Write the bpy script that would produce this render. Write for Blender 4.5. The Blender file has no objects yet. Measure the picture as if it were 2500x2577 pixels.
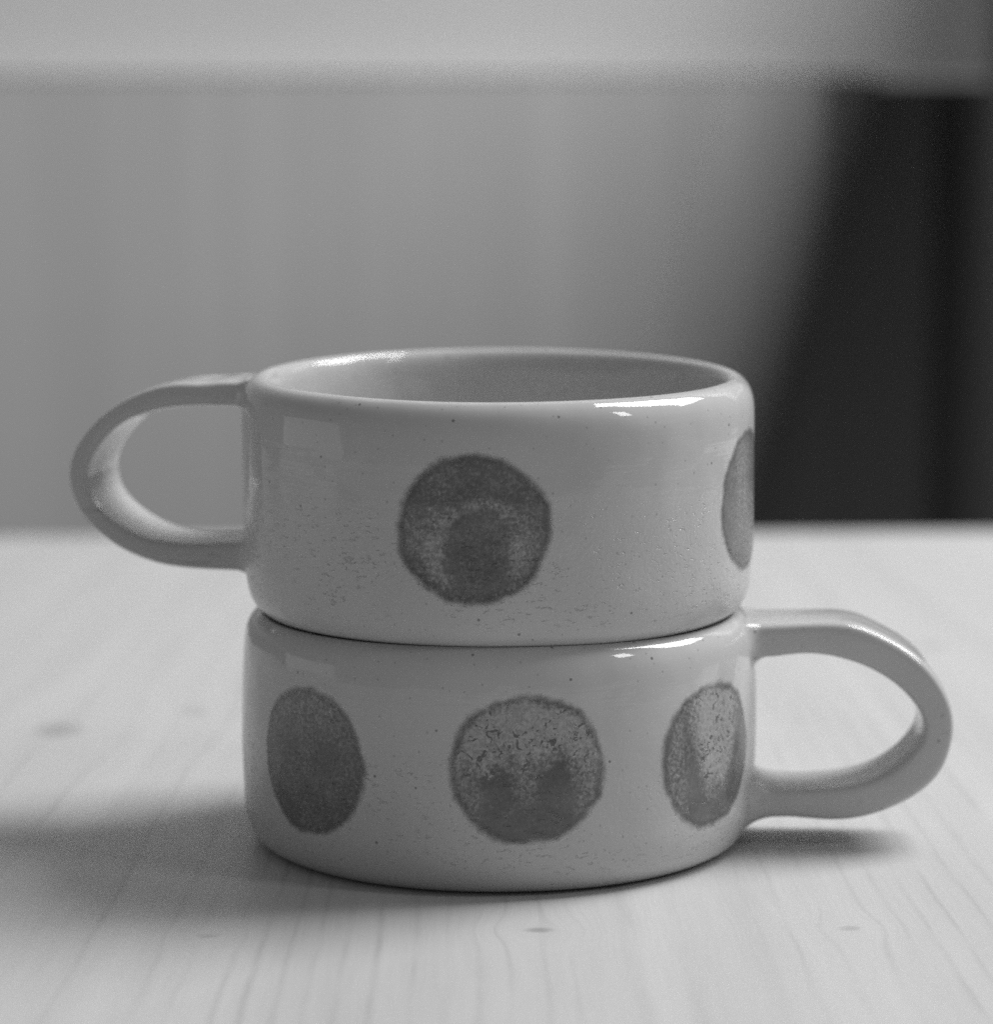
import bpy, math
import numpy as np
from mathutils import Vector, noise as mnoise

# ------------------------------------------------------------------ camera, world, lamps, exposure
S = bpy.context.scene
COL = S.collection
MM = 0.001
PITCH = 8.17
cam_d = bpy.data.cameras.new("camera")
cam = bpy.data.objects.new("camera", cam_d)
COL.objects.link(cam)
cam.location = (-0.0003, -0.5666, 0.1413)
cam.rotation_euler = (math.radians(90 - PITCH), 0, 0)
cam_d.sensor_fit = 'HORIZONTAL'
cam_d.sensor_width = 36.0
cam_d.lens = 115.2
cam_d.clip_start = 0.01
cam_d.clip_end = 50
cam_d.dof.use_dof = True
cam_d.dof.focus_distance = 0.537
cam_d.dof.aperture_fstop = 11.0
S.camera = cam

W = bpy.data.worlds.new("World")
S.world = W
W.use_nodes = True
bg = W.node_tree.nodes["Background"]
bg.inputs[0].default_value = (1, 1, 1, 1)
bg.inputs[1].default_value = 0.175

def area(name, loc, target, sx, sy, power):
    l = bpy.data.lights.new(name, 'AREA')
    l.shape = 'RECTANGLE'
    l.size, l.size_y, l.energy = sx, sy, power
    o = bpy.data.objects.new(name, l)
    o.location = loc
    d = Vector(target) - Vector(loc)
    o.rotation_euler = d.to_track_quat('-Z', 'Y').to_euler()
    COL.objects.link(o)
    return o

# the window on the right that lights the table top
area("right_side_light", (0.72, 0.32, 1.02), (0.0, 0.05, 0.05), 0.52, 0.80, 21.0)
# added fill lamp further forward: cup fronts, panel and a small rim glint
area("right_side_light", (1.05, -0.50, 0.92), (0.0, 0.0, 0.05), 0.20, 0.26, 2.0)
# added dim lamp off to the left, for a soft reflection in the glaze
area("far_left_light", (-1.25, 0.02, 0.0), (0.0, 0.0, 0.06), 0.80, 0.34, 0.40)

S.view_settings.view_transform = 'Standard'
S.view_settings.look = 'None'
S.view_settings.exposure = 0.0
S.view_settings.gamma = 1.0
S.cycles.use_denoising = False
S.cycles.max_bounces = 10
S.cycles.sample_clamp_indirect = 4.0

# ------------------------------------------------------------------ node helpers
class NT:
    def __init__(s, name):
        s.mat = bpy.data.materials.new(name)
        s.mat.use_nodes = True
        s.t = s.mat.node_tree
        s.b = s.t.nodes["Principled BSDF"]
        s.out = s.t.nodes["Material Output"]
    def n(s, typ, **kw):
        nd = s.t.nodes.new(typ)
        for k, v in kw.items():
            setattr(nd, k, v)
        return nd
    def put(s, sock, v):
        if v is None:
            return
        if hasattr(v, 'is_linked') or hasattr(v, 'links'):
            s.t.links.new(v, sock)
        else:
            sock.default_value = v
    def m(s, op, a, b=None, c=None, clamp=False):
        nd = s.n('ShaderNodeMath', operation=op, use_clamp=clamp)
        s.put(nd.inputs[0], a); s.put(nd.inputs[1], b); s.put(nd.inputs[2], c)
        return nd.outputs[0]
    def sstep(s, x, a, b, o0=0.0, o1=1.0):
        nd = s.n('ShaderNodeMapRange', interpolation_type='SMOOTHSTEP')
        s.put(nd.inputs['Value'], x)
        nd.inputs['From Min'].default_value = a; nd.inputs['From Max'].default_value = b
        nd.inputs['To Min'].default_value = o0; nd.inputs['To Max'].default_value = o1
        return nd.outputs[0]
    def noise(s, vec, scale, detail=2.0, rough=0.5, dim='3D', w=None, dist=0.0):
        nd = s.n('ShaderNodeTexNoise', noise_dimensions=dim)
        if dim != '1D':
            s.put(nd.inputs['Vector'], vec)
        if w is not None:
            s.put(nd.inputs['W'], w)
        nd.inputs['Scale'].default_value = scale
        nd.inputs['Detail'].default_value = detail
        nd.inputs['Roughness'].default_value = rough
        nd.inputs['Distortion'].default_value = dist
        return nd.outputs['Fac']
    def mix(s, f, a, b):
        nd = s.n('ShaderNodeMix', data_type='FLOAT')
        s.put(nd.inputs[0], f); s.put(nd.inputs[2], a); s.put(nd.inputs[3], b)
        return nd.outputs[0]
    def grey(s, v):
        nd = s.n('ShaderNodeCombineColor')
        for i in range(3):
            s.put(nd.inputs[i], v)
        return nd.outputs[0]
    def comb(s, x, y, z):
        nd = s.n('ShaderNodeCombineXYZ')
        s.put(nd.inputs[0], x); s.put(nd.inputs[1], y); s.put(nd.inputs[2], z)
        return nd.outputs[0]
    def obj_mm(s):
        tc = s.n('ShaderNodeTexCoord')
        v = s.n('ShaderNodeVectorMath', operation='SCALE')
        s.t.links.new(tc.outputs['Object'], v.inputs[0])
        v.inputs['Scale'].default_value = 1000.0
        sp = s.n('ShaderNodeSeparateXYZ')
        s.t.links.new(v.outputs[0], sp.inputs[0])
        return v.outputs[0], sp.outputs[0], sp.outputs[1], sp.outputs[2]
    def bump(s, h, dist_mm, strength=1.0, prev=None):
        nd = s.n('ShaderNodeBump')
        nd.inputs['Strength'].default_value = strength
        nd.inputs['Distance'].default_value = dist_mm * MM
        s.put(nd.inputs['Height'], h)
        if prev is not None:
            s.t.links.new(prev, nd.inputs['Normal'])
        return nd.outputs[0]

# ------------------------------------------------------------------ materials
GLAZE = 0.475

def glaze_relief(k, v, x, y, z, pits=1.0):
    """orange-peel waviness plus the pinholes and drag marks of the lower wall"""
    wav = k.noise(v, 0.09, 1.5, 0.5)
    nrm = k.bump(wav, 0.45)
    turn = k.noise(k.comb(k.m('MULTIPLY', k.m('ARCTAN2', x, y), 1.2), k.m('MULTIPLY', z, 0.55), 9.0), 1.0, 2.0, 0.5)
    nrm = k.bump(turn, 0.035, 1.0, nrm)
    fine = k.noise(v, 0.9, 2.0, 0.5)
    nrm = k.bump(fine, 0.008, 1.0, nrm)
    # drag marks: noise squeezed along the turning direction
    ang = k.m('MULTIPLY', k.m('ARCTAN2', x, y), 46.0)
    sv = k.comb(k.m('MULTIPLY', ang, 0.55), k.m('MULTIPLY', z, 1.5), 3.1)
    dn = k.noise(sv, 1.15, 3.0, 0.6)
    hole = k.sstep(dn, 0.30, 0.40)
    patch = k.sstep(k.noise(v, 0.07, 1.0), 0.38, 0.56)
    low = k.sstep(z, 18.0, 29.0, 1.0, 0.0)
    low = k.m('MULTIPLY', low, k.sstep(z, 2.0, 6.0))
    amt = k.m('MULTIPLY', k.m('MULTIPLY', patch, low), pits)
    h = k.m('MULTIPLY', k.m('SUBTRACT', hole, 1.0), amt)
    nrm = k.bump(h, 0.13, 1.0, nrm)
    gr = k.m('MULTIPLY', k.noise(v, 1.3, 2.0), low)
    nrm = k.bump(gr, 0.07 * pits, 1.0, nrm)
    return nrm

def specks(k, v, scale, keep, r0, r1):
    vo = k.n('ShaderNodeTexVoronoi', voronoi_dimensions='3D', feature='F1')
    k.put(vo.inputs['Vector'], v)
    vo.inputs['Scale'].default_value = scale
    sep = k.n('ShaderNodeSeparateColor')
    k.t.links.new(vo.outputs['Color'], sep.inputs[0])
    on = k.m('LESS_THAN', sep.outputs[0], keep)
    dot = k.sstep(vo.outputs['Distance'], r0, r1, 1.0, 0.0)
    return k.m('MULTIPLY', on, dot)

def glaze_material(name, seed, pits):
    k = NT(name)
    v, x, y, z = k.obj_mm()
    off = k.n('ShaderNodeVectorMath', operation='ADD')
    k.t.links.new(v, off.inputs[0]); off.inputs[1].default_value = (seed, seed * 2.3, 0)
    vv = off.outputs[0]
    base = k.m('MULTIPLY_ADD', k.noise(vv, 0.05, 2.0), 0.08, GLAZE - 0.04)
    sp1 = specks(k, vv, 0.30, 0.42, 0.045, 0.11)
    sp2 = specks(k, vv, 0.75, 0.30, 0.09, 0.22)
    base = k.m('MULTIPLY', base, k.m('MULTIPLY_ADD', sp1, -0.62, 1.0))
    base = k.m('MULTIPLY', base, k.m('MULTIPLY_ADD', sp2, -0.28, 1.0))
    k.put(k.b.inputs['Base Color'], k.grey(base))
    k.put(k.b.inputs['Roughness'], k.m('MULTIPLY_ADD', k.sstep(z, 14.0, 26.0, 1.0, 0.0), 0.24, 0.055))
    k.b.inputs['IOR'].default_value = 1.5
    k.put(k.b.inputs['Normal'], glaze_relief(k, vv, x, y, z, pits))
    return k.mat

def dot_material(name, seed, pits):
    """underglaze colour of a painted dot; 'pale' (per point) = how far the white glaze broke up over it"""
    k = NT(name)
    v, x, y, z = k.obj_mm()
    off = k.n('ShaderNodeVectorMath', operation='ADD')
    k.t.links.new(v, off.inputs[0]); off.inputs[1].default_value = (seed, seed * 2.3, 0)
    vv = off.outputs[0]
    at = k.n('ShaderNodeAttribute', attribute_name='pale').outputs['Fac']
    deep = k.n('ShaderNodeAttribute', attribute_name='deep').outputs['Fac']
    edge = k.n('ShaderNodeAttribute', attribute_name='edge').outputs['Fac']
    soft = k.noise(vv, 0.30, 3.0, 0.6)
    grain = k.noise(vv, 1.5, 3.0, 0.65, dist=0.5)
    flake = k.noise(vv, 0.85, 2.0, 0.55, dist=1.2)
    # broken-up glaze: where 'pale' is high, most is pale with small dark flakes left between
    amp = k.m('MULTIPLY_ADD', k.m('MULTIPLY', at, k.m('SUBTRACT', 1.0, at)), 3.4, 0.38)
    broken = k.m('ADD', at, k.m('MULTIPLY', k.m('MULTIPLY_ADD', grain, 2.0, -1.0), amp), None, True)
    fl = k.m('MULTIPLY', k.sstep(flake, 0.36, 0.43, 1.0, 0.0), k.sstep(at, 0.25, 0.7))
    fl = k.m('MULTIPLY', fl, k.sstep(k.noise(vv, 0.16, 1.0), 0.33, 0.50))
    dark = k.m('MULTIPLY_ADD', soft, 0.10, 0.078)
    dark = k.m('MULTIPLY', dark, k.m('MULTIPLY_ADD', deep, -0.42, 1.0))
    pale = k.m('MULTIPLY_ADD', grain, 0.30, 0.18)
    c = k.mix(broken, dark, pale)
    c = k.mix(k.m('MULTIPLY', fl, 0.85), c, 0.07)
    k.put(k.b.inputs['Base Color'], k.grey(c))
    k.b.inputs['Roughness'].default_value = 0.22
    k.b.inputs['IOR'].default_value = 1.5
    nr = glaze_relief(k, vv, x, y, z, pits)
    nr = k.bump(k.m('SUBTRACT', broken, fl), 0.06, 1.0, nr)
    k.put(k.b.inputs['Normal'], nr)
    # irregular feathered rim where the colour ran into the white glaze
    en = k.m('MULTIPLY_ADD', k.noise(vv, 0.35, 3.0, 0.6), 0.12, -0.06)
    al = k.sstep(k.m('ADD', edge, en), 0.84, 1.0, 1.0, 0.0)
    k.put(k.b.inputs['Alpha'], al)
    return k.mat

def wood_material():
    k = NT("pale_pine")
    v, x, y, z = k.obj_mm()
    # growth lines run away from the viewer and close up slowly
    xs = k.m('DIVIDE', k.m('MULTIPLY', x, 1890.0), k.m('SUBTRACT', 1890.0, y))
    wob = k.noise(k.comb(k.m('MULTIPLY', x, 0.4), k.m('MULTIPLY', y, 0.30), 0.0), 0.045, 2.0, 0.5)
    xs = k.m('ADD', xs, k.m('MULTIPLY_ADD', wob, 3.0, -1.5))
    w2 = k.noise(k.comb(x, k.m('MULTIPLY', y, 0.5), 7.0), 0.25, 2.0, 0.5)
    xs = k.m('ADD', xs, k.m('MULTIPLY_ADD', w2, 0.6, -0.3))
    knots = [(6.6, -62.5, 2.3, 1.5, 0.7), (57.5, -61.5, 1.8, 1.6, 0.45), (-93.0, 93.0, 5.0, 8.0, 0.55), (-66.0, 112.0, 3.0, 6.0, 0.3),
             (-47.0, -66.0, 1.6, 1.2, 0.4), (105.0, 190.0, 4.0, 6.0, 0.3)]
    kn = None
    for (kx, ky, rx, ry, a) in knots:
        dx = k.m('SUBTRACT', x, kx); dy = k.m('SUBTRACT', y, ky)
        q = k.m('ADD', k.m('POWER', k.m('DIVIDE', dx, rx * 3.2), 2.0), k.m('POWER', k.m('DIVIDE', dy, ry * 5.0), 2.0))
        g = k.m('POWER', math.e, k.m('MULTIPLY', q, -1.0))
        xs = k.m('SUBTRACT', xs, k.m('MULTIPLY', k.m('MULTIPLY', dx, g), 0.75))
        q2 = k.m('ADD', k.m('POWER', k.m('DIVIDE', dx, rx), 2.0), k.m('POWER', k.m('DIVIDE', dy, ry), 2.0))
        q2 = k.m('ADD', q2, k.m('MULTIPLY_ADD', k.noise(v, 0.5, 2.0), 0.9, -0.45))
        core = k.m('MULTIPLY', k.sstep(q2, -0.2, 1.7, 1.0, 0.0), a)
        kn = core if kn is None else k.m('ADD', kn, core)
    lines = [(-98, .5, .5), (-86, .55, .8), (-73.5, .8, .35), (-64, .6, .8), (-52, .6, .55), (-47, .5, .4), (-40.5, .5, .8), (-36.6, .55, 1.0), (-32, .5, .9),
             (-28, .5, .7), (-23.8, .55, .9), (-19, .6, 1.0), (-13.2, .6, .8), (-8, .6, .8), (-3.2, .6, .8), (1.5, .5, .6), (7, .5, .6), (11.2, .5, .4), (20.5, 1.5, .4), (28.5, 1.3, .35),
             (41, .6, .2), (46, .5, .5), (52.5, .5, .45), (59.5, .5, .6), (64, .5, .5), (68.5, .55, .7), (73, .5, .75), (78.5, .5, .6), (84, .6, .5), (92, .6, .6), (101, .6, .6)]
    acc = None
    for (x0, w, a) in lines:
        d = k.m('MULTIPLY_ADD', xs, 1.0 / w, -x0 / w)
        g = k.m('MULTIPLY', k.m('POWER', math.e, k.m('MULTIPLY', k.m('MULTIPLY', d, d), -1.0)), a)
        # softer flank on the early-wood side
        d2 = k.m('MULTIPLY_ADD', xs, 1.0 / 1.7, -(x0 - 1.1) / 1.7)
        g2 = k.m('MULTIPLY', k.m('POWER', math.e, k.m('MULTIPLY', k.m('MULTIPLY', d2, d2), -1.0)), a * 0.22)
        g = k.m('ADD', g, g2)
        acc = g if acc is None else k.m('ADD', acc, g)
    fade = k.noise(k.comb(k.m('MULTIPLY', xs, 1.0), k.m('MULTIPLY', y, 0.35), 2.0), 0.07, 2.0, 0.6)
    acc = k.m('MULTIPLY', acc, k.sstep(fade, 0.30, 0.66, 0.12, 1.0))
    broad = k.noise(k.comb(xs, k.m('MULTIPLY', y, 0.06), 1.0), 0.06, 3.0, 0.6)
    fib = k.noise(k.comb(k.m('MULTIPLY', xs, 2.2), k.m('MULTIPLY', y, 0.07), 4.0), 0.9, 3.0, 0.6)
    c = k.m('MULTIPLY_ADD', broad, 0.14, 0.455)
    c = k.m('ADD', c, k.m('MULTIPLY_ADD', fib, 0.07, -0.035))
    c = k.m('MULTIPLY', c, k.m('MULTIPLY_ADD', k.m('MINIMUM', acc, 1.2), -0.18, 1.0))
    c = k.m('MULTIPLY', c, k.m('MULTIPLY_ADD', kn, -0.52, 1.0))
    k.put(k.b.inputs['Base Color'], k.grey(c))
    k.b.inputs['Roughness'].default_value = 0.42
    k.b.inputs['Specular IOR Level'].default_value = 0.35
    h = k.m('MULTIPLY_ADD', acc, -0.5, k.m('MULTIPLY', fib, 0.3))
    k.put(k.b.inputs['Normal'], k.bump(h, 0.10))
    return k.mat

def board_material(name, lo, hi, rough=0.6):
    k = NT(name)
    v, x, y, z = k.obj_mm()
    st = k.noise(k.comb(x, y, k.m('MULTIPLY', z, 0.03)), 0.035, 3.0, 0.6)
    k.put(k.b.inputs['Base Color'], k.grey(k.mix(k.sstep(st, 0.25, 0.75), lo, hi)))
    k.b.inputs['Roughness'].default_value = rough
    return k.mat

def wall_material(name, a):
    k = NT(name)
    v, x, y, z = k.obj_mm()
    n1 = k.noise(v, 0.01, 3.0)
    k.put(k.b.inputs['Base Color'], k.grey(k.m('MULTIPLY_ADD', n1, 0.06, a - 0.03)))
    k.b.inputs['Roughness'].default_value = 0.8
    k.put(k.b.inputs['Normal'], k.bump(k.noise(v, 0.5, 3.0), 0.3))
    return k.mat

# ------------------------------------------------------------------ object helpers
def link(name, me, mat, parent=None, smooth=True):
    me.name = name
    me.materials.append(mat)
    if smooth:
        me.polygons.foreach_set('use_smooth', [True] * len(me.polygons))
    o = bpy.data.objects.new(name, me)
    COL.objects.link(o)
    if parent:
        o.parent = parent
    return o

def mesh(verts, faces):
    me = bpy.data.meshes.new("m")
    me.from_pydata([tuple(p) for p in verts], [], faces)
    me.update()
    return me

def box(x0, x1, y0, y1, z0, z1, bevel=0.0, seg=3):
    import bmesh
    bm = bmesh.new()
    bmesh.ops.create_cube(bm, size=1.0)
    for q in bm.verts:
        q.co = ((x0 + x1) / 2 + q.co.x * (x1 - x0), (y0 + y1) / 2 + q.co.y * (y1 - y0), (z0 + z1) / 2 + q.co.z * (z1 - z0))
    if bevel:
        bmesh.ops.bevel(bm, geom=bm.edges[:], offset=bevel, segments=seg, profile=0.5, affect='EDGES')
    me = bpy.data.meshes.new("m")
    bm.to_mesh(me); bm.free()
    return me

def tag(o, label=None, cat=None, group=None, kind=None):
    if label: o['label'] = label
    if cat: o['category'] = cat
    if group: o['group'] = group
    if kind: o['kind'] = kind
    return o

def spline(pts, n):
    """Catmull-Rom through 2-D points, resampled to n points of even arc length"""
    P = np.array(pts, float)
    P = np.vstack([2 * P[0] - P[1], P, 2 * P[-1] - P[-2]])
    out = []
    for i in range(1, len(P) - 2):
        for t in np.linspace(0, 1, 24, endpoint=False):
            a, b, c, d = P[i - 1], P[i], P[i + 1], P[i + 2]
            out.append(0.5 * ((2 * b) + (c - a) * t + (2 * a - 5 * b + 4 * c - d) * t * t + (3 * b - a - 3 * c + d) * t ** 3))
    out.append(P[-2])
    Q = np.array(out)
    s = np.concatenate([[0], np.cumsum(np.linalg.norm(np.diff(Q, axis=0), axis=1))])
    u = np.linspace(0, s[-1], n)
    return np.stack([np.interp(u, s, Q[:, j]) for j in range(Q.shape[1])], 1)

# ------------------------------------------------------------------ the setting
wood = wood_material()
table = bpy.data.objects.new("table", None)
COL.objects.link(table)
tag(table, "pale pine table with fine grain lines and small knots under the stacked cups", "table")
top = box(-0.50, 0.55, -0.43, 0.374, -0.028, 0.0, 0.002)
for q in top.vertices:
    if q.co.y > 0:
        q.co.y += 0.045 * q.co.x
link("tabletop", top, wood, table, False)

m_panel = board_material("grey_panel", 0.51, 0.58)
m_wall = wall_material("pale_wall", 0.65)
m_back = board_material("brown_back", 0.30, 0.36)
m_block = board_material("dark_block", 0.19, 0.22)

PY = 0.73
LEAN = 0.30  # slant of the curved end, so the shade edge it makes slopes
def rounded_panel():
    """front board whose right end curves back into an added recess, shaped to give soft shade"""
    prof = [(-1.1, PY), (-0.5, PY), (0.0, PY)]
    for i in range(0, 25):
        t = math.pi / 2 * i / 24
        prof.append((0.072 + 0.086 * math.sin(t), PY + 0.115 * (1 - math.cos(t))))
    prof += [(0.160, 0.915), (-1.1, 0.915)]
    zs = (-0.45, -0.05, 0.04, 0.1305, 0.1315)
    n = len(prof)
    v = []
    for z in zs:
        ins = 0.0008 if z > 0.13 else 0.0
        for (x, y) in prof:
            sh = (z - 0.10) * LEAN * (1 if 0.0 < x < 0.2 else 0)
            v.append((x + sh, min(0.915, y + ins), z))
    f = [(k * n + i, k * n + (i + 1) % n, (k + 1) * n + (i + 1) % n, (k + 1) * n + i) for k in range(len(zs) - 1) for i in range(n)]
    f += [tuple(range(n - 1, -1, -1)), tuple((len(zs) - 1) * n + i for i in range(n))]
    return mesh(v, f)

def wedge(x0, x1, yz):
    n = len(yz)
    v = [(x0, y, z) for y, z in yz] + [(x1, y, z) for y, z in yz]
    f = [tuple(range(n)), tuple(range(2 * n - 1, n - 1, -1))] + [(i, i + n, (i + 1) % n + n, (i + 1) % n) for i in range(n)]
    return mesh(v, f)

panel = tag(bpy.data.objects.new("bench_back", None),
            "blurred mid grey board panel with a top ledge standing beyond the table", "panel")
COL.objects.link(panel)
link("board", rounded_panel(), m_panel, panel, False)
shade_block = tag(bpy.data.objects.new("shade_block", None),
             "added block at the right edge behind the table, shading panel and wall", "shade_block")
COL.objects.link(shade_block)  # added blocks, placed to shade the right of the panel and wall
link("recess_back", box(0.05, 0.62, 0.92, 0.94, -0.45, 0.129, 0.002), m_back, shade_block, False)  # back of the added recess that darkens the right
link("case", wedge(0.203, 0.62, [(0.918, -0.45), (0.918, 0.129), (0.752, 0.129), (0.752, 0.262), (0.711, 0.262), (0.60, 0.25), (0.55, 0.23), (0.53, 0.20), (0.53, -0.45)]), m_block, shade_block, False)
link("high_shade_block", wedge(0.2055, 0.62, [(0.752, 0.264), (0.752, 1.0), (0.702, 1.0), (0.702, 0.264)]), m_block, shade_block, False)
w = link("wall", box(-1.3, 0.9, 0.754, 1.10, 0.133, 1.3), m_wall, None, False); tag(w, kind='structure')

# ------------------------------------------------------------------ the cups
def wob(th, z, seed):
    """slight out-of-round of a hand-built wall, in mm"""
    c, s = math.cos(th), math.sin(th)
    return (0.30 * mnoise.noise((c * 0.9 + seed, s * 0.9, z * 0.02)) + 0.16 * mnoise.noise((c * 2.4, s * 2.4 + seed, z * 0.06)))

def rim_wave(th, seed):
    c = math.cos(th)
    lift = 0.65 * max(0.0, c) ** 1.5 if seed < 3 else -0.65 * c
    return lift + 0.30 * mnoise.noise((c * 1.1 + seed * 3, math.sin(th) * 1.1, 5.5))

PROFILE_LOW = [(0, 1.6), (30, 1.6), (35.2, 1.4), (36.2, 0.5), (37.4, 0.0), (39.6, 0.0), (41.6, 0.2), (43.3, 0.9), (44.8, 2.3), (45.8, 4.4), (46.4, 7.5), (46.6, 12), (46.75, 17), (46.75, 24),
               (46.6, 30), (46.35, 34.5), (46.1, 37.4), (45.7, 39.4), (45.05, 40.8), (44.1, 41.8), (42.9, 42.3), (42.0, 42.1), (41.4, 41.3), (41.1, 39.8), (41.0, 36), (41.1, 28),
               (41.1, 14), (40.3, 8.5), (38.3, 5.8), (34, 4.6), (20, 4.4), (0, 4.4)]
PROFILE_UP = [(0, 0.6), (34, 0.5), (39.4, 0.2), (41.2, 0.0), (42.2, 0.15), (43.3, 0.7), (44.3, 1.8), (45.1, 3.5), (45.62, 6.2), (45.9, 10), (46.0, 17), (46.05, 26),
              (46.05, 30), (46.05, 34.0), (45.98, 37.0), (45.7, 38.9), (45.2, 40.3), (44.4, 41.5), (43.4, 42.2), (42.2, 42.4), (41.4, 42.0), (40.85, 41.1), (40.55, 39.4), (40.4, 36), (40.4, 28),
              (40.4, 14), (39.6, 8.5), (37.5, 5.8), (34, 4.6), (20, 4.4), (0, 4.4)]

def outer_curve(profile):
    top = max(range(len(profile)), key=lambda i: profile[i][1])
    pts = [q for q in profile[:top + 1] if q[0] > 36.5]
    d = spline(pts, 400)
    return d[:, 1], d[:, 0]

def surf_r(curve, th, z, seed):
    return float(np.interp(z, curve[0], curve[1])) + wob(th, z, seed)

def body_mesh(profile, seed, seg=224):
    pr = spline(profile, 150)
    verts, faces = [], []
    n = len(pr)
    for i, (r, z) in enumerate(pr):
        for j in range(seg):
            th = 2 * math.pi * j / seg                       # angle 0 faces the viewer, grows to the right
            k = min(1.0, r / 30.0)
            rr = r + wob(th, z, seed) * k
            zz = z + rim_wave(th, seed) * max(0.0, (z - 25) / 17.0) ** 2
            verts.append((math.sin(th) * rr * MM, -math.cos(th) * rr * MM, zz * MM))
    for i in range(n - 1):
        for j in range(seg):
            a, b = i * seg + j, i * seg + (j + 1) % seg
            faces.append((a, b, b + seg, a + seg))
    me = mesh(verts, faces)
    import bmesh
    bm = bmesh.new(); bm.from_mesh(me)
    bmesh.ops.remove_doubles(bm, verts=bm.verts[:], dist=1e-6)
    bmesh.ops.recalc_face_normals(bm, faces=bm.faces[:])
    bm.to_mesh(me); bm.free()
    return me

def handle_mesh(outer, inner, curve, seed, side, deg, width, fil, low_fil, plump):
    """strap handle lofted along a path, flaring into the wall with a fillet at both ends"""
    N = 64
    O, I = spline(outer, N), spline(inner, N)
    Cn, Tk = (O + I) / 2, np.linalg.norm(O - I, axis=1)
    for _ in range(3):
        Cn[1:-1] = (Cn[:-2] + 2 * Cn[1:-1] + Cn[2:]) / 4
    ker = np.array([1, 2, 3, 2, 1]) / 9.0
    Tk = np.convolve(np.pad(Tk, 2, mode='edge'), ker, 'valid') + plump
    a = math.radians(deg)
    d = np.array([side * math.cos(a), math.sin(a)])
    p = np.array([-side * math.sin(a), math.cos(a)])
    K = 40
    sec = []
    for q in range(K):
        t = 2 * math.pi * q / K
        c, s = math.cos(t), math.sin(t)
        sec.append((math.copysign(abs(c) ** 0.34, c), math.copysign(abs(s) ** 0.30, s)))   # (thickness, width)
    rings = []
    def ring(i, dist=None, expand=0.0, zc=None):
        T = Cn[min(i + 1, N - 1)] - Cn[max(i - 1, 0)]
        T = T / np.linalg.norm(T)
        Nn = np.array([-T[1], T[0]])
        pts = []
        for (st, sw) in sec:
            nu = math.hypot(st, sw)
            off = st * Tk[i] / 2
            wv = width * (1 + 0.03 * mnoise.noise((i * 0.12, seed, 0)))
            e = sw * wv / 2 + expand * sw / nu
            if dist is None:
                u, z = Cn[i] + Nn * off
            else:
                z = Cn[i][1] + Nn[1] * (off + expand * st / nu)
                z = min(z, 41.0)
                th = math.atan2(side * 1.0, 0)
                r = surf_r(curve, th, z, seed)
                u = math.sqrt(max(r * r - e * e, 1)) + dist
            pts.append((u, e, z))
        return pts
    F = 7
    for k in range(F, 0, -1):
        ph = math.radians(90 * k / F)
        rings.append(ring(0, fil * (1 - math.sin(ph)) - (0.25 if k == F else 0), fil * (1 - math.cos(ph))))
    for i in range(0, N):
        rings.append(ring(i))
    for k in range(1, F + 1):
        ph = math.radians(90 * k / F)
        rings.append(ring(N - 1, low_fil * (1 - math.sin(ph)) - (0.25 if k == F else 0), low_fil * 0.62 * (1 - math.cos(ph))))
    verts, faces = [], []
    for rg in rings:
        for (u, e, z) in rg:
            h = d * u + p * e
            lump = 0.12 * mnoise.noise((u * 0.12, e * 0.12 + seed, z * 0.12))
            verts.append((h[0] * MM, h[1] * MM, (z + lump) * MM))
    for i in range(len(rings) - 1):
        for j in range(K):
            a0, b0 = i * K + j, i * K + (j + 1) % K
            faces.append((a0, b0, b0 + K, a0 + K))
    me = mesh(verts, faces)
    import bmesh
    bm = bmesh.new(); bm.from_mesh(me)
    bmesh.ops.recalc_face_normals(bm, faces=bm.faces[:])
    bmesh.ops.subdivide_edges(bm, edges=bm.edges[:], cuts=1, use_grid_fill=True, smooth=0.0)
    for _ in range(1):
        bmesh.ops.smooth_vert(bm, verts=[q for q in bm.verts if not q.is_boundary], factor=0.5, use_axis_x=True, use_axis_y=True, use_axis_z=True)
    bm.to_mesh(me); bm.free()
    return me

def sm(x, a, b):
    t = min(1.0, max(0.0, (x - a) / (b - a)))
    return t * t * (3 - 2 * t)

def dot_mesh(curve, seed, th0, z0, ra, rz, pale_fn):
    """thin skin of colour lying on the wall, polar grid"""
    A, B = 96, 40
    verts, faces, pale, deep, edge = [], [], [], [], []
    for i in range(B + 1):
        f = i / B
        for j in range(A):
            t = 2 * math.pi * j / A
            edge_w = 1.0 + 0.05 * mnoise.noise((math.cos(t) * 1.5 + seed, math.sin(t) * 1.5, 0)) + 0.015 * mnoise.noise((math.cos(t) * 6, math.sin(t) * 6, seed))
            a, b = f * math.cos(t) * edge_w, f * math.sin(t) * edge_w
            th = math.radians(th0) + a * ra / 46.0
            z = z0 + b * rz
            r = surf_r(curve, th, z, seed) + 0.045
            verts.append((math.sin(th) * r * MM, -math.cos(th) * r * MM, z * MM))
            n = 1.5 * mnoise.fractal((a * 2.6 + seed * 5, b * 2.6, 1.7), 0.6, 2.2, 5)
            pv, dv = pale_fn(a, b, f, n)
            pale.append(min(1, max(0, pv))); deep.append(min(1, max(0, dv))); edge.append(f)
    for i in range(B):
        for j in range(A):
            a0, b0 = i * A + j, i * A + (j + 1) % A
            faces.append((a0, a0 + A, b0 + A, b0))
    me = mesh(verts, faces)
    for nm, vals in (("pale", pale), ("deep", deep), ("edge", edge)):
        at = me.attributes.new(nm, 'FLOAT', 'POINT')
        at.data.foreach_set('value', vals)
    return me

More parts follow.
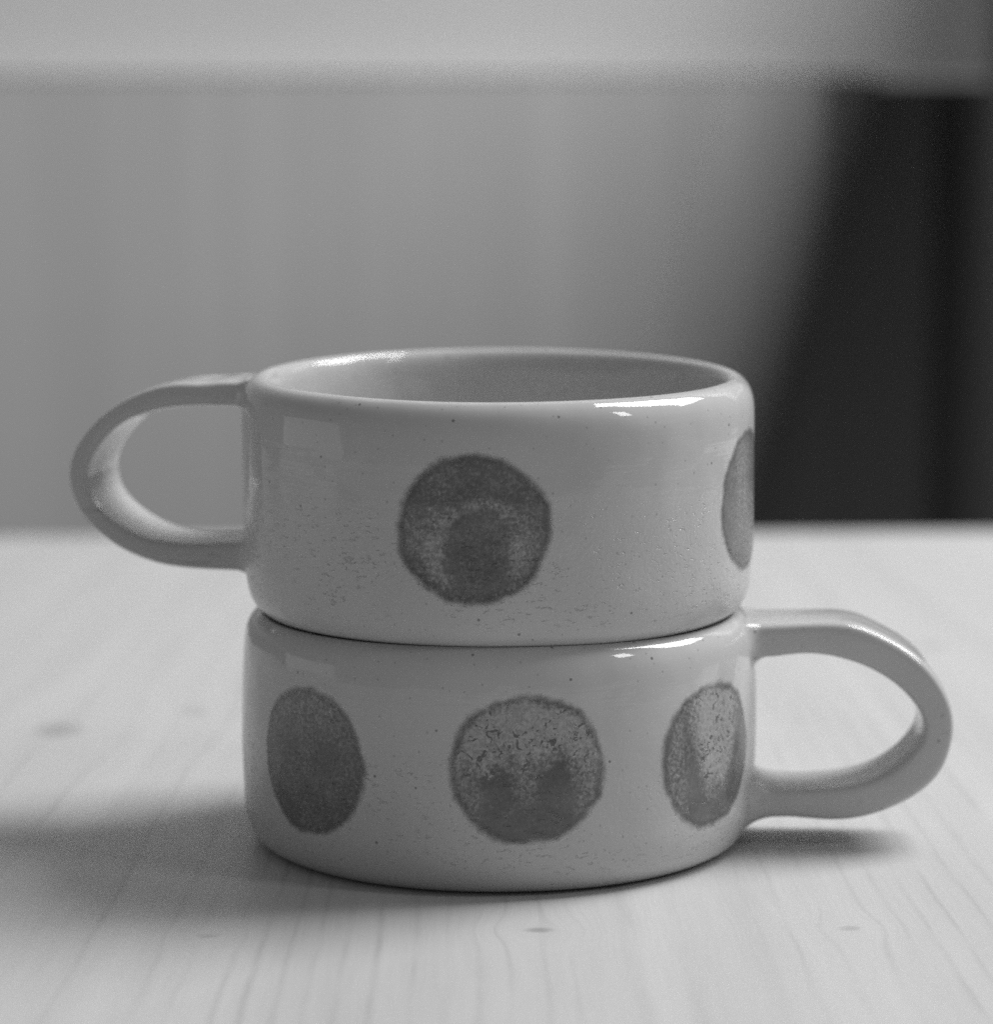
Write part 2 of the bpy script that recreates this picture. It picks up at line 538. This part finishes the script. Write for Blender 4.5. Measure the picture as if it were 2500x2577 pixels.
# dot patterns: a, b run -1..1 across and up the dot
def pat_keyhole(a, b, f, n):
    oval = math.hypot((a - 0.06) / 0.44, (b + 0.28) / 0.60) + 0.10 * n
    ring = sm(oval, 0.85, 1.2) * (1 - sm(f + 0.10 * n, 0.70, 0.95))
    lower = 1 - sm(b + 0.05 * n, 0.18, 0.36)
    arch = (1 - sm(abs(math.hypot(a - 0.15, (b - 0.02) * 1.4) - 0.42), 0.02, 0.16)) * sm(b, 0.15, 0.3) * (1 - sm(abs(a - 0.15), 0.2, 0.45))
    side = 1 - 0.55 * sm(a, 0.1, 0.5) * sm(b, -0.5, -0.1)
    pv = 0.40 * ring * lower * side + 0.40 * arch + 0.08 + 0.28 * n * ring * lower + 0.08 * n
    dv = 0.40 * sm(b + 0.05 * n, 0.16, 0.34) * (1 - sm(b, 0.34, 0.7)) + 0.15 * sm(b, 0.3, 0.5) + 0.6 * (1 - sm(oval, 0.4, 1.0)) * (1 - sm(b, -0.4, 0.1)) + 0.75 * sm(f, 0.72, 0.88) * sm(-b, 0.2, 0.6) + 0.12 * sm(f, 0.8, 0.92)
    return pv, dv

def pat_cloud(a, b, f, n):
    top = sm(b + 0.14 * n - 0.10 * math.cos(a * 3.0), -0.16, 0.22)
    rim = 1 - sm(f + 0.04 * n, 0.84, 0.96)
    notch = 1 - sm(math.hypot((a + 0.02) / 0.22, (b + 0.10) / 0.40) + 0.15 * n, 0.3, 1.2)
    sides = (1 - sm(abs(abs(a) - 0.74) + 0.1 * n, 0.04, 0.22)) * sm(-b, -0.2, 0.2) * (1 - sm(-b, 0.45, 0.8))
    pv = max(0.88 * top * rim, 0.36 * notch, 0.40 * sides * rim) + 0.10 * n * rim
    vee = b + 0.24 - 0.34 * abs(a + 0.03) + 0.10 * n
    dv = 0.18 * sm(-b, 0.1, 0.4) + 0.62 * (1 - sm(abs(vee), 0.06, 0.26)) * (1 - sm(abs(a), 0.45, 0.85)) * (1 - 0.40 * notch) + 0.6 * sm(f, 0.84, 0.95) * sm(b, 0.0, 0.4) + 0.12 * sm(f, 0.86, 0.95)
    return pv, dv

def pat_plume(a, b, f, n):
    core = 1 - sm(abs(a - 0.05) / (0.24 + 0.40 * sm(b, -0.7, 0.9)) + 0.16 * n, 0.45, 1.25)
    core *= sm(b + 0.1 * n, -0.70, -0.25)
    rim = 1 - sm(f + 0.05 * n, 0.82, 0.97)
    left = (1 - sm(abs(a + 0.70) + 0.08 * n, 0.02, 0.25)) * 0.42
    pv = max(1.0 * core, left) * rim + 0.10 * n * rim
    dv = 0.5 * (1 - sm(abs(a + 0.45) + 0.1 * n, 0.1, 0.35)) * sm(b, -0.3, 0.1) + 0.4 * (1 - sm(abs(b + 0.5), 0.1, 0.35)) * (1 - sm(abs(a - 0.2), 0.2, 0.6)) + 0.2 * sm(f, 0.84, 0.95)
    return pv, dv

def pat_smooth(a, b, f, n):
    return 0.13 + 0.12 * n + 0.22 * sm(b, 0.1, 0.6), 0.2 * sm(-b + 0.2 * n, -0.1, 0.5) + 0.15 * n + 0.10 * sm(f, 0.82, 0.95)

def pat_side(a, b, f, n):
    return 0.30 * (1 - sm(abs(a + 0.25 - 0.06 * n), 0.05, 0.55)) * sm(b, -0.8, -0.2) * (1 - sm(f, 0.75, 0.95)) + 0.08 * n, 0.5 * sm(a, -0.1, 0.4) + 0.4 * sm(-b, 0.4, 0.8) + 0.3 * sm(f, 0.8, 0.95)

def make_cup(label, z, profile, seed, pits, outer, inner, side, deg, fil, low_fil, width, plump, dots):
    root = bpy.data.objects.new("cup", None)
    COL.objects.link(root)
    root.location = (0, 2.0 * MM, z * MM)
    tag(root, label, "cup", "two stacked stoneware cups")
    gl = glaze_material("speckled_glaze", seed, pits)
    dm = dot_material("dot_colour", seed, pits)
    curve = outer_curve(profile)
    link("body", body_mesh(profile, seed), gl, root)
    link("handle", handle_mesh(outer, inner, curve, seed, side, deg, width, fil, low_fil, plump), gl, root)
    for (th0, z0, ra, rz, fn, text) in dots:
        o = link("painted_dot", dot_mesh(curve, seed, th0, z0, ra, rz, fn), dm, root)
        o['label'] = text
    return root

UO = [(49.6, 40.4), (53.2, 39.9), (57.9, 39.8), (63.0, 38.8), (68.4, 36.5), (74.0, 32.3), (77.7, 27.6), (79.3, 23.4), (78.8, 18.9), (76.2, 14.4), (70.8, 10.1), (63.5, 7.1), (58.0, 6.2), (52.6, 6.0), (49.6, 6.0)]
UI = [(49.6, 36.1), (50.4, 36.1), (55.1, 36.1), (61.2, 35.3), (65.9, 34.2), (69.6, 32.4), (73.4, 28.8), (75.6, 24.9), (75.8, 20.7), (74.3, 17.3), (70.7, 14.0), (65.3, 11.4), (59.8, 10.4), (54.4, 10.4), (49.6, 10.9)]
LO = [(49.6, 40.6), (53.2, 40.7), (58.6, 40.7), (64.1, 40.4), (67.2, 39.3), (71.7, 36.9), (76.2, 33.7), (79.6, 29.5), (81.3, 25.7), (81.9, 22.6), (81.3, 18.4), (79.5, 13.8), (75.5, 10.0), (70.3, 7.3), (64.7, 5.7), (59.2, 5.4), (55.4, 5.6), (53.0, 5.7)]
LI = [(49.6, 35.0), (53.1, 35.6), (57.9, 35.6), (64.2, 34.3), (69.9, 31.7), (73.7, 28.7), (76.3, 25.3), (76.9, 21.9), (76.2, 19.6), (73.2, 15.8), (68.4, 12.6), (62.8, 11.0), (55.3, 10.4), (53.0, 10.5)]

make_cup("lower cup on the table with three dark dots, its handle pointing right", 0.0, PROFILE_LOW, 1.7, 0.8, LO, LI, 1, -2, 3.2, 5.6, 16.8, 0.8,
         [(6.2, 22.5, 13.8, 13.5, pat_cloud, "middle dot with pale crackled upper half"),
          (-44.6, 21.2, 13.1, 13.6, pat_smooth, "smooth dark dot on the shaded left"),
          (53.0, 21.3, 13.8, 13.5, pat_plume, "right hand dot with a pale plume down its middle")])
make_cup("upper cup stacked on the other, open rim, its handle pointing left", 42.4, PROFILE_UP, 4.3, 1.0, UO, UI, -1, 14, 2.6, 3.2, 17.4, 0.6,
         [(-5.2, 20.8, 13.7, 13.5, pat_keyhole, "dark dot with a darker oval inside"),
          (72.5, 21.5, 13.4, 13.3, pat_side, "dot seen edge on at the right side")])
